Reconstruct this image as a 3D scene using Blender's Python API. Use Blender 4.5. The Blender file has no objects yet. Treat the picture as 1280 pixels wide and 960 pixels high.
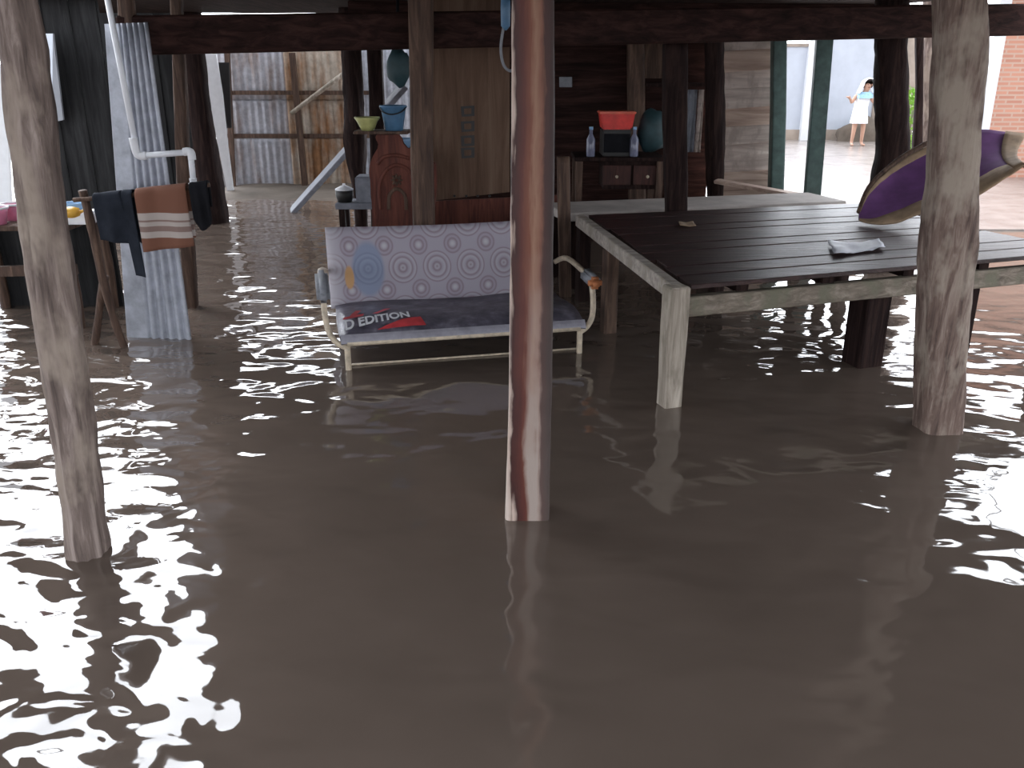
import bpy, bmesh, math, random
from math import sin, cos, pi, radians, tan, atan, sqrt
from mathutils import Vector, Matrix, noise
random.seed(4)
SC = bpy.context.scene
COL = SC.collection
# ------------------------------------------------------------------ camera
F = 1100.0; PITCH = radians(20.0); H = 1.5
FW = Vector((0, cos(PITCH), -sin(PITCH))); UP = Vector((0, sin(PITCH), cos(PITCH))); RT = Vector((1, 0, 0))
CAM = Vector((0, 0, H))
cd = bpy.data.cameras.new('camera'); cd.sensor_width = 36; cd.lens = F / 1280 * 36; cd.clip_start = .05; cd.clip_end = 300
co = bpy.data.objects.new('camera', cd); COL.objects.link(co)
co.location = CAM; co.rotation_euler = (pi / 2 - PITCH, 0, 0); SC.camera = co

def ray(px, py): return RT * ((px - 640) / F) + FW - UP * ((py - 480) / F)
def P(px, py, Y):                 # point seen at a pixel of the photograph, at distance Y
    d = ray(px, py); return CAM + d * (Y / d.y)
def G(px, py, z=0.0):             # the same, on the level z
    d = ray(px, py); return CAM + d * ((z - H) / d.z)
def PX(w, Y): return w / F * Y / cos(PITCH) * 0.97   # width in metres of w pixels near distance Y
GROUND = -0.30

# ------------------------------------------------------------------ materials
def newmat(name):
    m = bpy.data.materials.new(name); m.use_nodes = True
    nt = m.node_tree; b = nt.nodes['Principled BSDF']; return m, nt, b
def N(nt, t, **kw):
    n = nt.nodes.new(t)
    for k, v in kw.items():
        if k.startswith('i_'): n.inputs[k[2:].replace('_', ' ')].default_value = v
        else: setattr(n, k, v)
    return n
def L(nt, a, b): nt.links.new(a, b)
def c4(c): return (c[0], c[1], c[2], 1)
def ramp(nt, fac, stops, mode='LINEAR'):
    r = N(nt, 'ShaderNodeValToRGB'); r.color_ramp.interpolation = mode
    e = r.color_ramp.elements
    while len(e) < len(stops): e.new(.5)
    for el, (p, c) in zip(e, stops): el.position = p; el.color = c4(c)
    L(nt, fac, r.inputs['Fac']); return r.outputs['Color']
def coords(nt, scale, kind='Object', rot=(0, 0, 0)):
    t = N(nt, 'ShaderNodeTexCoord'); m = N(nt, 'ShaderNodeMapping')
    m.inputs['Scale'].default_value = scale; m.inputs['Rotation'].default_value = rot
    L(nt, t.outputs[kind], m.inputs['Vector']); return m.outputs['Vector']
def noi(nt, vec, scale, detail=5, rough=.6, dist=0):
    n = N(nt, 'ShaderNodeTexNoise'); n.inputs['Scale'].default_value = scale; n.inputs['Detail'].default_value = detail
    n.inputs['Roughness'].default_value = rough; n.inputs['Distortion'].default_value = dist
    L(nt, vec, n.inputs['Vector']); return n.outputs['Fac']
def bump(nt, b, h, s, d=.01):
    u = N(nt, 'ShaderNodeBump'); u.inputs['Strength'].default_value = s; u.inputs['Distance'].default_value = d
    L(nt, h, u.inputs['Height']); L(nt, u.outputs['Normal'], b.inputs['Normal'])
def mixc(nt, fac, a, b, mode='MIX'):
    m = N(nt, 'ShaderNodeMix', data_type='RGBA', blend_type=mode)
    for s, v in ((m.inputs[0], fac), (m.inputs[6], a), (m.inputs[7], b)):
        if hasattr(v, 'is_linked') or hasattr(v, 'links'): L(nt, v, s)
        elif isinstance(v, (int, float)): s.default_value = v
        else: s.default_value = c4(v)
    return m.outputs[2]
def mth(nt, op, a, b=0.0, c=None):
    m = N(nt, 'ShaderNodeMath', operation=op)
    for i, v in enumerate((a, b, c)):
        if v is None: continue
        if isinstance(v, (int, float)): m.inputs[i].default_value = v
        else: L(nt, v, m.inputs[i])
    return m.outputs[0]

def wood(name, dark, mid, light, axis='z', s=9, rough=.75, patch=None):
    m, nt, b = newmat(name)
    sc = {'x': (.09, 1, 1), 'y': (1, .09, 1), 'z': (1, 1, .09)}[axis]
    v = coords(nt, sc); f = noi(nt, v, s * 4, 6, .65, .6)
    c = ramp(nt, f, [(.3, dark), (.5, mid), (.72, light)])
    if patch:
        f2 = noi(nt, coords(nt, (1, 1, .5)), 7, 4, .6)
        k = ramp(nt, f2, [(.48, (0, 0, 0)), (.62, (1, 1, 1))]); c = mixc(nt, k, c, patch)
    L(nt, c, b.inputs['Base Color']); b.inputs['Roughness'].default_value = rough
    bump(nt, b, f, .7, .012); return m
def plain(name, col, rough=.6, var=.25, s=12, metallic=0, bmp=0):
    m, nt, b = newmat(name); f = noi(nt, coords(nt, (1, 1, 1)), s, 5)
    lo = [x * (1 - var) for x in col]; hi = [min(1, x * (1 + var)) for x in col]
    L(nt, ramp(nt, f, [(.3, lo), (.7, hi)]), b.inputs['Base Color'])
    b.inputs['Roughness'].default_value = rough; b.inputs['Metallic'].default_value = metallic
    if bmp: bump(nt, b, f, bmp, .01)
    return m
def tin(name, base, rust, amount, s=3.0, rough=.45):
    m, nt, b = newmat(name)
    f = noi(nt, coords(nt, (1.5, 1.5, .35)), s, 7, .65); g = noi(nt, coords(nt, (1, 1, 1)), 14, 5)
    k = ramp(nt, f, [(1 - amount - .12, (0, 0, 0)), (1 - amount + .06, (1, 1, 1))])
    lo = [x * .75 for x in base]; hi = [min(1, x * 1.2) for x in base]
    c = mixc(nt, k, ramp(nt, g, [(.3, lo), (.7, hi)]), ramp(nt, g, [(.3, [x * .6 for x in rust]), (.7, rust)]))
    L(nt, c, b.inputs['Base Color']); b.inputs['Roughness'].default_value = rough
    b.inputs['Metallic'].default_value = .25; return m

M = {}
M['post_grey'] = wood('bark_grey', (.06, .042, .036), (.2, .15, .13), (.5, .41, .37), s=6, patch=(.36, .29, .24))
M['post_old'] = wood('weathered_post', (.06, .036, .03), (.2, .135, .11), (.46, .37, .31), s=9, patch=(.4, .33, .27))
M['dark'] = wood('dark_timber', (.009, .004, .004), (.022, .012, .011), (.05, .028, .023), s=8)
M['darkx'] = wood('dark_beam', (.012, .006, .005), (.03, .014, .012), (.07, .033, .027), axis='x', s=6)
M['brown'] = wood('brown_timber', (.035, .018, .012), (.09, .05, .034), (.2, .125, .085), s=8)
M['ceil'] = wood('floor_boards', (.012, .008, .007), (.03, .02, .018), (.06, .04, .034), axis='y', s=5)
M['plat'] = wood('platform_boards', (.016, .008, .008), (.04, .02, .019), (.085, .048, .042), axis='x', s=6, rough=.42)
M['pale'] = wood('pale_plank', (.2, .17, .15), (.4, .35, .31), (.6, .53, .47), axis='x', s=6, patch=(.3, .26, .21))
M['palez'] = wood('pale_post', (.2, .17, .13), (.4, .34, .28), (.6, .53, .45), s=8, patch=(.25, .22, .17))
M['rail'] = wood('mossy_rail', (.1, .08, .06), (.22, .18, .14), (.4, .34, .28), axis='x', s=8, patch=(.18, .17, .12))
M['wallp'] = wood('grey_planks', (.34, .27, .24), (.58, .48, .43), (.78, .69, .63), axis='x', s=4, patch=(.42, .34, .3))
M['wallp2'] = wood('brown_planks', (.3, .2, .16), (.52, .38, .31), (.72, .57, .48), axis='x', s=4)
M['ply'] = wood('plywood', (.085, .05, .034), (.15, .092, .064), (.21, .14, .1), s=3, rough=.7)
M['redw'] = wood('red_timber', (.05, .012, .008), (.13, .035, .022), (.22, .07, .045), s=6)
M['darkred'] = wood('dark_red_timber', (.02, .006, .005), (.05, .016, .012), (.09, .03, .022), s=6)
M['slate'] = plain('blue_grey_plank', (.2, .21, .25), .6)
M['green'] = plain('green_paint', (.07, .12, .11), .5, .35)
M['tin'] = tin('galvanised_tin', (.42, .44, .5), (.3, .2, .14), .2)
M['shedtin'] = tin('dull_tin', (.42, .42, .46), (.3, .2, .15), .42, 2.2)
M['rusty'] = tin('rusty_tin', (.5, .43, .36), (.4, .2, .09), .46, 2.6, .6)
M['pvc'] = plain('white_plastic_pipe', (.85, .87, .92), .3, .04)
M['white'] = plain('white_paint', (.85, .86, .9), .5, .06)
M['cream'] = plain('cream_metal', (.6, .5, .38), .4, .25, 30)
M['greyp'] = plain('grey_pad', (.25, .26, .29), .6)
M['orange'] = plain('orange_foam', (.55, .2, .08), .8)
M['navy'] = plain('dark_cloth', (.022, .026, .036), .9, .3)
M['black'] = plain('black_cloth', (.012, .012, .015), .9, .3)
M['purple'] = plain('purple_cloth', (.16, .06, .2), .85, .3, 6)
M['tan'] = plain('tan_hem', (.36, .25, .16), .8, .3, 14)
M['blue'] = plain('blue_plastic', (.09, .2, .34), .4)
M['lblue'] = plain('light_blue_plastic', (.3, .5, .75), .4)
M['yellow'] = plain('yellow_plastic', (.75, .42, .06), .4)
M['lime'] = plain('pale_yellow_plastic', (.5, .5, .2), .4)
M['pink'] = plain('pink_plastic', (.75, .25, .4), .4)
M['red'] = plain('red_plastic', (.7, .05, .04), .35)
M['redprint'] = plain('red_print', (.6, .06, .07), .5)
M['teal'] = plain('dark_teal', (.025, .06, .07), .6)
M['glass'] = plain('bottle', (.2, .21, .3), .15)
M['iron'] = plain('dark_iron', (.02, .018, .018), .5)
M['rope'] = plain('rope', (.25, .2, .15), .9)
M['concrete'] = plain('concrete', (.5, .45, .42), .8, .2, 5)
M['bwall'] = plain('blue_grey_render', (.45, .49, .56), .8, .1, 2)
M['bwall2'] = plain('stained_render', (.3, .25, .21), .85, .25, 3)
M['wcol'] = plain('white_render', (.7, .72, .75), .7, .05)
M['paper'] = plain('white_wrapper', (.62, .63, .7), .5, .1)
M['skin'] = plain('skin', (.5, .3, .22), .55, .06)
M['hair'] = plain('black_hair', (.02, .015, .015), .5)
M['towel'] = plain('white_towel', (.85, .87, .92), .9, .04)
M['dress'] = plain('pale_dress', (.8, .83, .88), .85, .06)
M['bluecloth'] = plain('sky_blue_cloth', (.35, .6, .8), .85)
M['leaf'] = plain('leaf', (.2, .4, .05), .5, .4, 5)
M['stem'] = plain('stem', (.12, .14, .06), .7)
M['mud'] = plain('mud', (.11, .088, .07), .9, .3, 4, bmp=.5)
M['huts'] = wood('black_boards', (.009, .009, .01), (.02, .02, .021), (.036, .037, .038), s=4)

M['plat'].node_tree.nodes['Principled BSDF'].inputs['Specular IOR Level'].default_value = .3
for k_ in ('dark', 'darkx', 'huts', 'ceil', 'ply', 'black', 'navy'):
    M[k_].node_tree.nodes['Principled BSDF'].inputs['Specular IOR Level'].default_value = .12
# ------------------------------------------------------------------ mesh helpers
W = {}
def obj(name, bm, mat, parent=None, smooth=False, base=None):
    bmesh.ops.recalc_face_normals(bm, faces=bm.faces)
    xs = [v.co for v in bm.verts]
    o0 = base or Vector(((min(v.x for v in xs) + max(v.x for v in xs)) / 2, (min(v.y for v in xs) + max(v.y for v in xs)) / 2, min(v.z for v in xs)))
    if parent and base is None: o0 = W[parent.name].copy()
    me = bpy.data.meshes.new(name)
    for v in bm.verts: v.co -= o0
    bm.to_mesh(me); bm.free()
    if mat is not None:
        for mm in (mat if isinstance(mat, list) else [mat]): me.materials.append(mm)
    if smooth:
        for p in me.polygons: p.use_smooth = True
    o = bpy.data.objects.new(name, me); COL.objects.link(o)
    if parent: o.parent = parent; o.location = o0 - W[parent.name]
    else: o.location = o0
    W[o.name] = o0.copy(); return o
def tag(o, label, cat, group=None, kind=None):
    o['label'] = label; o['category'] = cat
    if group: o['group'] = group
    if kind: o['kind'] = kind
    return o
def thing(name, label, cat, loc, group=None):
    o = bpy.data.objects.new(name, None); COL.objects.link(o); o.location = loc; o.empty_display_size = .1
    W[o.name] = Vector(loc); return tag(o, label, cat, group)
def struct(name, bm, mat, smooth=False):
    o = obj(name, bm, mat, smooth=smooth); o['kind'] = 'structure'; return o
def B(): return bmesh.new()
def hexa(bm, a, b):               # two quads joined into a solid
    va = [bm.verts.new(p) for p in a]; vb = [bm.verts.new(p) for p in b]; n = len(a)
    bm.faces.new(va[::-1]); bm.faces.new(vb)
    for i in range(n): bm.faces.new((va[i], va[(i + 1) % n], vb[(i + 1) % n], vb[i]))
    return bm
def prism(bm, pts, d):
    d = Vector(d); pts = [Vector(p) for p in pts]; return hexa(bm, pts, [p + d for p in pts])
def box(bm, c, s, u=Vector((1, 0, 0)), v=Vector((0, 1, 0)), w=Vector((0, 0, 1))):
    c = Vector(c); a, b_, d = u * s[0] / 2, v * s[1] / 2, w * s[2] / 2
    return prism(bm, [c - a - b_ - d, c + a - b_ - d, c + a + b_ - d, c - a + b_ - d], d * 2)
def bev(bm, w=.006, seg=2):
    bmesh.ops.bevel(bm, geom=bm.edges[:], offset=w, segments=seg, affect='EDGES', clamp_overlap=True); return bm
def bar(bm, p, q, w, h, roll=None):  # rectangular bar from p to q
    p, q = Vector(p), Vector(q); d = (q - p).normalized()
    up = Vector((0, 0, 1)) if abs(d.z) < .9 else Vector((0, 1, 0))
    if roll is not None: up = Vector(roll)
    s = d.cross(up).normalized(); up = s.cross(d).normalized()
    a, b_ = s * w / 2, up * h / 2
    return hexa(bm, [p - a - b_, p + a - b_, p + a + b_, p - a + b_], [q - a - b_, q + a - b_, q + a + b_, q - a + b_])
def rings(bm, rs, cap=True):
    vs = [[bm.verts.new(p) for p in r] for r in rs]; n = len(rs[0])
    for i in range(len(vs) - 1):
        for k in range(n):
            bm.faces.new((vs[i][k], vs[i][(k + 1) % n], vs[i + 1][(k + 1) % n], vs[i + 1][k]))
    if cap: bm.faces.new(vs[0][::-1]); bm.faces.new(vs[-1])
    return bm
def smoothpath(pts, n=6):
    pts = [Vector(p) for p in pts]; out = []
    for i in range(len(pts) - 1):
        p0 = pts[max(i - 1, 0)]; p1 = pts[i]; p2 = pts[i + 1]; p3 = pts[min(i + 2, len(pts) - 1)]
        for k in range(n):
            t = k / n
            out.append(.5 * ((2 * p1) + (p2 - p0) * t + (2 * p0 - 5 * p1 + 4 * p2 - p3) * t * t + (3 * p1 - p0 - 3 * p2 + p3) * t ** 3))
    out.append(pts[-1]); return out
def tube(bm, pts, r, n=10, rough=0, seed=0):
    pts = [Vector(p) for p in pts]; R = r if isinstance(r, (list, tuple)) else [r] * len(pts); rs = []
    prev = None
    for i, p in enumerate(pts):
        d = (pts[min(i + 1, len(pts) - 1)] - pts[max(i - 1, 0)]).normalized()
        if prev is None:
            a = d.cross(Vector((0, 0, 1)) if abs(d.z) < .9 else Vector((0, 1, 0))).normalized()
        else: a = (prev - d * prev.dot(d)).normalized()
        prev = a; b_ = d.cross(a); ring = []
        for k in range(n):
            t = 2 * pi * k / n; q = a * cos(t) + b_ * sin(t)
            rr = R[i] * (1 + (rough * noise.noise((p + q * R[i]) * 9 + Vector((seed, 0, 0))) if rough else 0))
            ring.append(p + q * rr)
        rs.append(ring)
    return rings(bm, rs)
def lathe(bm, c, prof, n=20):
    c = Vector(c)
    return rings(bm, [[c + Vector((r * cos(2 * pi * k / n), r * sin(2 * pi * k / n), z)) for k in range(n)] for r, z in prof])
def bowl(bm, c, prof, wall=.006, n=20):
    inner = [(max(r - wall, .002), z + (wall if i == 0 else 0)) for i, (r, z) in enumerate(prof)][::-1]
    return lathe(bm, c, [(.002, prof[0][1])] + prof + inner + [(.002, prof[0][1] + wall)], n)
def sheet(bm, f, nu, nv, th=0):   # surface f(u,v); th as an offset vector gives it thickness
    g = [[bm.verts.new(f(i / nu, j / nv)) for j in range(nv + 1)] for i in range(nu + 1)]
    for i in range(nu):
        for j in range(nv): bm.faces.new((g[i][j], g[i + 1][j], g[i + 1][j + 1], g[i][j + 1]))
    if th:
        bm.normal_update(); bmesh.ops.solidify(bm, geom=bm.faces[:], thickness=th)
    return bm
def corr(p, q, z0, z1, pitch, amp, th=.003, top=None, bm=None, flat=0.0):
    p, q = Vector(p), Vector(q); d = (q - p); l = d.length; n = Vector((d.y, -d.x, 0)).normalized()
    nu = max(6, int(l / pitch * 8))
    def f(u, v):
        a = 0 if u < flat else amp * sin(2 * pi * u * l / pitch)
        b = p + d * u + n * a; t = z1 if top is None else top
        return Vector((b.x, b.y, z0 + (t - z0) * v))
    return sheet(bm or B(), f, nu, 6, th)

# post following a profile in the photograph: (left px, right px, py) at distance Y, foot in the water, head at ztop
def post_bm(prof, Y, ztop, square=0.0, rough=.12, seed=1, dy=1.0, n=20, step=.05):
    keys = []
    for l, r, y in prof:
        c = P((l + r) / 2, y, Y); keys.append((c.z, c.x, (P(r, y, Y) - P(l, y, Y)).length))
    keys.sort()
    def at(z):
        if z <= keys[0][0]:
            a, b = keys[0], keys[min(1, len(keys) - 1)]
        elif z >= keys[-1][0]:
            a, b = keys[-2], keys[-1]
        else:
            for a, b in zip(keys, keys[1:]):
                if a[0] <= z <= b[0]: break
        t = (z - a[0]) / max(b[0] - a[0], 1e-6)
        tw = min(max(t, 0), 1)
        return a[1] + (b[1] - a[1]) * t, a[2] + (b[2] - a[2]) * tw
    rs = []; z = GROUND; m = int((ztop - GROUND) / step) + 1
    for i in range(m + 1):
        z = GROUND + (ztop - GROUND) * i / m; x, w = at(z); ring = []
        for k in range(n):
            t = 2 * pi * (k + .5) / n; cx, cy = cos(t), sin(t)
            if square:
                e = 2 / (2 + square * 10); cx = math.copysign(abs(cx) ** e, cx); cy = math.copysign(abs(cy) ** e, cy)
            v = Vector((cx * 2.3 + seed * 7, cy * 2.3, z * 2.2))
            nn = 1 + rough * (noise.noise(v) + .5 * noise.noise(v * 2.7 + Vector((0, 0, z * 3))))
            ring.append(Vector((x + cx * w / 2 * nn, Y + cy * w / 2 * dy * nn, z)))
        rs.append(ring)
    return rings(B(), rs)
def post(prof, Y, ztop, mat, label, name='wooden_post', **kw):
    o = obj(name, post_bm(prof, Y, ztop, **kw), mat, smooth=True)
    return tag(o, label, 'post')

# ------------------------------------------------------------------ world and light
wd = bpy.data.worlds.new('overcast_sky'); SC.world = wd; wd.use_nodes = True
nt = wd.node_tree; bg = nt.nodes['Background']
tc = N(nt, 'ShaderNodeTexCoord'); sx = N(nt, 'ShaderNodeSeparateXYZ'); L(nt, tc.outputs['Generated'], sx.inputs[0])
# overcast sky, brightest where the sun stands behind the clouds ahead of the camera
dt_ = N(nt, 'ShaderNodeVectorMath', operation='DOT_PRODUCT'); L(nt, tc.outputs['Generated'], dt_.inputs[0]); dt_.inputs[1].default_value = Vector((-.12, .80, .58)).normalized()
SKY0, SKY1 = 2.8, 10.0
sm_ = N(nt, 'ShaderNodeMapRange', interpolation_type='SMOOTHSTEP'); L(nt, dt_.outputs['Value'], sm_.inputs['Value'])
for k, v in (('From Min', .45), ('From Max', .92), ('To Min', SKY0), ('To Max', SKY1)): sm_.inputs[k].default_value = v
bg.inputs['Color'].default_value = (.9, .94, 1, 1); L(nt, sm_.outputs[0], bg.inputs['Strength'])
SC.view_settings.view_transform = 'Standard'; SC.view_settings.look = 'None'
SC.view_settings.exposure = 0.0; SC.view_settings.gamma = 1.0; SC.view_settings.use_curve_mapping = False
SC.cycles.use_denoising = True
SC.cycles.max_bounces = 10; SC.cycles.diffuse_bounces = 6; SC.cycles.glossy_bounces = 5

# ------------------------------------------------------------------ setting
CZ = 1.95     # underside of the house floor
gb = B(); box(gb, (0, 10, GROUND - .1), (60, 60, .2)); struct('ground', gb, M['mud'])

wm, nt, b = newmat('flood_water')
g = N(nt, 'ShaderNodeNewGeometry'); sp = N(nt, 'ShaderNodeSeparateXYZ'); L(nt, g.outputs['Position'], sp.inputs[0])
mp = N(nt, 'ShaderNodeMapping'); L(nt, g.outputs['Position'], mp.inputs['Vector']); mp.inputs['Scale'].default_value = (1, 1.35, 1)
mp.inputs['Rotation'].default_value = (0, 0, .25)
n1 = noi(nt, mp.outputs[0], 3.6, 1.0, .35, .4); n2 = noi(nt, mp.outputs[0], 9, 1, .4, .3)
hgt = mth(nt, 'ADD', n1, mth(nt, 'MULTIPLY', n2, .13))
# rougher towards the open left side, calmer under the house
xr = N(nt, 'ShaderNodeMapRange'); L(nt, mth(nt, 'ADD', sp.outputs['X'], mth(nt, 'MULTIPLY', sp.outputs['Y'], .28)), xr.inputs['Value'])
for k, v in (('From Min', -1.1), ('From Max', .05), ('To Min', 1.0), ('To Max', .2)): xr.inputs[k].default_value = v
bu = N(nt, 'ShaderNodeBump'); bu.inputs['Distance'].default_value = .07
L(nt, mth(nt, 'MULTIPLY', xr.outputs[0], 1.0), bu.inputs['Strength']); L(nt, hgt, bu.inputs['Height']); L(nt, bu.outputs[0], b.inputs['Normal'])
f = noi(nt, g.outputs['Position'], 1.2, 4)
L(nt, ramp(nt, f, [(.3, (.15, .115, .094)), (.7, (.18, .138, .114))]), b.inputs['Base Color'])
b.inputs['Roughness'].default_value = .04; b.inputs['IOR'].default_value = 1.5; b.inputs['Specular IOR Level'].default_value = .9
wb = B(); box(wb, (0, 10, -.01), (60, 60, .02)); wo = struct('water', wb, wm)

# floor of the stilt house overhead
LE = lambda Y: -.43 * Y - .02            # left edge of the house
hp = [(LE(1.0), -.5), (5.2, -.5), (4.0, 4.5), (2.75, 9.0), (LE(9.0), 9.0), (LE(1.0), 1.0)]
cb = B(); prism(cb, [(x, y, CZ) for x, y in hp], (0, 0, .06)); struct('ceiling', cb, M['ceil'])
wl = B(); prism(wl, [(LE(.6), .6, CZ + .06), (LE(9), 9, CZ + .06), (LE(9) + .05, 9, CZ + .06), (LE(.6) + .05, .6, CZ + .06)], (0, 0, 2.3)); struct('wall_left', wl, M['brown'])
wr = B(); prism(wr, [(4.0, 4.5, CZ + .06), (2.75, 9, CZ + .06), (2.7, 9, CZ + .06), (3.95, 4.5, CZ + .06)], (0, 0, 2.3)); struct('wall_right', wr, M['brown'])
sky_blocker = B(); prism(sky_blocker, [(LE(.2) + .05, -2.0, 2.75), (LE(3.7) + .05, 3.7, 2.75), (-3.1, 4.5, 2.68), (-4.3, 6.3, 2.6), (-6.5, 7.4, 2.5), (-6.5, -2.0, 2.5)], (0, 0, .06)); struct('roof', sky_blocker, M['ceil'])  # unseen overhang, added to block the sky mirrored in the left water
pc = B(); hexa(pc, [(-3.05, 9.0, 1.96), (-.4, 9.0, 1.96), (-.4, 11.0, 2.07), (-3.05, 11.0, 2.045)], [(-3.05, 9.0, 2.02), (-.4, 9.0, 2.02), (-.4, 11.0, 2.13), (-3.05, 11.0, 2.11)]); struct('ceiling_sky_block', pc, M['ceil'])  # rear piece added to cut the sky's reflection, leaving a bright slit
# joists under the floor
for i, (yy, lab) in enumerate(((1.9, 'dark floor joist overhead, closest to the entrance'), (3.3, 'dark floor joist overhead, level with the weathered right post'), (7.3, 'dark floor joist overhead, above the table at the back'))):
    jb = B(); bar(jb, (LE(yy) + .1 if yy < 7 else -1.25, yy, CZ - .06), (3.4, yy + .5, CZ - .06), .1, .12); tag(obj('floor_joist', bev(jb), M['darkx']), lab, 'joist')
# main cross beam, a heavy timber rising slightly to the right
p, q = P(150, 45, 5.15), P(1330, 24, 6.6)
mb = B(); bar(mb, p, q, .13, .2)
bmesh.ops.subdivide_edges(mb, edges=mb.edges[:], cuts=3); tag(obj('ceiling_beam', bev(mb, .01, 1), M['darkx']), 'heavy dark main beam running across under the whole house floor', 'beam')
# back walls under the house
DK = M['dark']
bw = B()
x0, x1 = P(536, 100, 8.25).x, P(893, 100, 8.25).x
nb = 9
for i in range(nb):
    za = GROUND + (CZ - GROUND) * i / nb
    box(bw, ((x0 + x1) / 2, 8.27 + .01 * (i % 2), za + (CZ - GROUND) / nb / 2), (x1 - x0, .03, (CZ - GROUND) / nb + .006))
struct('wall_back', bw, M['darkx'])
pw = thing('plank_wall', 'pale grey weathered plank wall beside the green post', 'wall', P(932, 300, 8.0) * 1)
pw.location.z = GROUND; W[pw.name] = pw.location.copy()
ys = [250, 212, 176, 155, 131, 108, 85, 60, 30, 0]
for i in range(len(ys) - 1):
    a = P(888, ys[i] + 7, 8.0); b_ = P(972, ys[i] + 1, 8.0); c_ = P(972, ys[i + 1], 8.0); d_ = P(888, ys[i + 1] + 5, 8.0)
    kb = B(); prism(kb, [a, b_, c_, d_], (0, .03, .0)); off = .034 * (i % 2)
    for v in kb.verts: v.co.y += off
    if i == 0:
        for v in kb.verts:
            if v.co.z < .46: v.co.z = GROUND
    obj('plank', bev(kb, .004, 1), M['wallp' if i % 3 else 'wallp2'], pw)

# ------------------------------------------------------------------ posts
post([(-6, 46, -60), (-2, 44, 0), (2, 56, 60), (14, 66, 160), (24, 76, 250), (34, 88, 330), (48, 100, 430), (66, 116, 540), (88, 136, 690), (94, 140, 760)], 2.52, CZ, M['post_grey'],
     'crooked barky tree trunk post standing in the glittering water', rough=.3, seed=3, name='trunk_post', step=.03, n=28)
# centre post: sawn timber, light on the left edge painted in as pale, plus worn pale stripe
cm, nt, b = newmat('red_worn_timber')
s_ = N(nt, 'ShaderNodeSeparateXYZ'); t_ = N(nt, 'ShaderNodeTexCoord'); L(nt, t_.outputs['Object'], s_.inputs[0])
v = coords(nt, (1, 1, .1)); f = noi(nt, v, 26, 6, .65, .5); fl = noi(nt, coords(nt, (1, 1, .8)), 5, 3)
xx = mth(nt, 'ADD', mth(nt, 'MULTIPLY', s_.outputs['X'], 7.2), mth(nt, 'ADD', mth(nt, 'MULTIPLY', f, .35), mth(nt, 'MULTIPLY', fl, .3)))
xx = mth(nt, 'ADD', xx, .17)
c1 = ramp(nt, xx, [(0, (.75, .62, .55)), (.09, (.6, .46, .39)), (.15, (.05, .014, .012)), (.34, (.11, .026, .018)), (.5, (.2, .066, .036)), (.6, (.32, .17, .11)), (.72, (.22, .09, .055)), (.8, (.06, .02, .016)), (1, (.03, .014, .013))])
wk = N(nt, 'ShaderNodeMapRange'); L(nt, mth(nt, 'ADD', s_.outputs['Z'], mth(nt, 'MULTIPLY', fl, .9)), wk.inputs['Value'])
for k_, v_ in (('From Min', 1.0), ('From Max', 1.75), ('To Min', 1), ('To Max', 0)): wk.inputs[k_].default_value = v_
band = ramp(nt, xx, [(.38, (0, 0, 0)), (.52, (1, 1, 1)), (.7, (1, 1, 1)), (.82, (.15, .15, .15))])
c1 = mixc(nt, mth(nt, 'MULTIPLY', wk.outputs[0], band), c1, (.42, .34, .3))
L(nt, c1, b.inputs['Base Color']); b.inputs['Roughness'].default_value = .55; bump(nt, b, f, .6, .01)
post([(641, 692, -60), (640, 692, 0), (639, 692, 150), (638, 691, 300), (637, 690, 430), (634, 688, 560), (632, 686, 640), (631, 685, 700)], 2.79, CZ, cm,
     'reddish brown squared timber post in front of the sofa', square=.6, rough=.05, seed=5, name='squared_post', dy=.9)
post([(1172, 1226, -30), (1170, 1226, 60), (1166, 1222, 150), (1160, 1218, 240), (1154, 1216, 300), (1152, 1208, 360), (1148, 1202, 440), (1146, 1197, 535), (1146, 1197, 600)], 3.56, CZ, M['post_old'],
     'thick weathered post in front of the purple hammock', square=.15, rough=.16, seed=9)
post([(1096, 1133, 30), (1095, 1132, 100), (1098, 1134, 180), (1090, 1132, 240)], 6.75, CZ, M['dark'],
     'dark rough post behind the hammock beside the yard', square=.1, rough=.2, seed=11)
post([(829, 858, 40), (829, 858, 160), (832, 858, 275)], 6.09, 1.62, M['dark'], 'dark slim post standing between the platform and the pale ledge', square=.3, rough=.08, seed=13)
post([(881, 905, 40), (882, 905, 150), (884, 903, 250)], 7.7, CZ, M['dark'], 'dark knotty post in front of the pale plank wall', square=.1, rough=.2, seed=15)
post([(511, 541, 0), (513, 541, 120), (514, 541, 200), (517, 543, 280)], 5.38, CZ, M['brown'], 'brown squared post right behind the sofa back', square=.5, rough=.05, seed=17)
post([(426, 452, 60), (430, 456, 120), (429, 458, 170), (440, 456, 230)], 8.2, CZ, M['dark'], 'dark knobbly post left of the yellow bowl', rough=.25, seed=19)
post([(459, 478, 60), (462, 480, 120), (463, 482, 200)], 8.6, CZ, M['dark'], 'dark slim post behind the blue bucket', square=.4, rough=.05, seed=21)
post([(226, 253, 55), (234, 261, 120), (245, 273, 200), (247, 284, 272)], 8.9, CZ, M['dark'], 'dark thick post beside the white leaning board', square=.1, rough=.15, seed=23)
post([(216, 230, 50), (219, 235, 140), (222, 238, 240), (226, 242, 300)], 5.6, CZ, M['brown'], 'thin brown pole behind the white water pipe', square=.2, rough=.1, seed=25)
post([(148, 166, -10), (150, 170, 30), (158, 178, 200), (170, 196, 400)], 5.14, CZ, M['brown'], 'brown pole behind the corrugated tin strip', square=.2, rough=.08, seed=27)
post([(696, 712, 200), (697, 713, 265)], 5.9, .93, M['brown'], 'short pale brown stub post behind the red squared post', square=.4, rough=.06, seed=29)
post([(784, 805, 40), (785, 806, 170)], 8.1, CZ, M['brown'], 'reddish brown post against the dark back wall', square=.4, rough=.06, seed=31)
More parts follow.
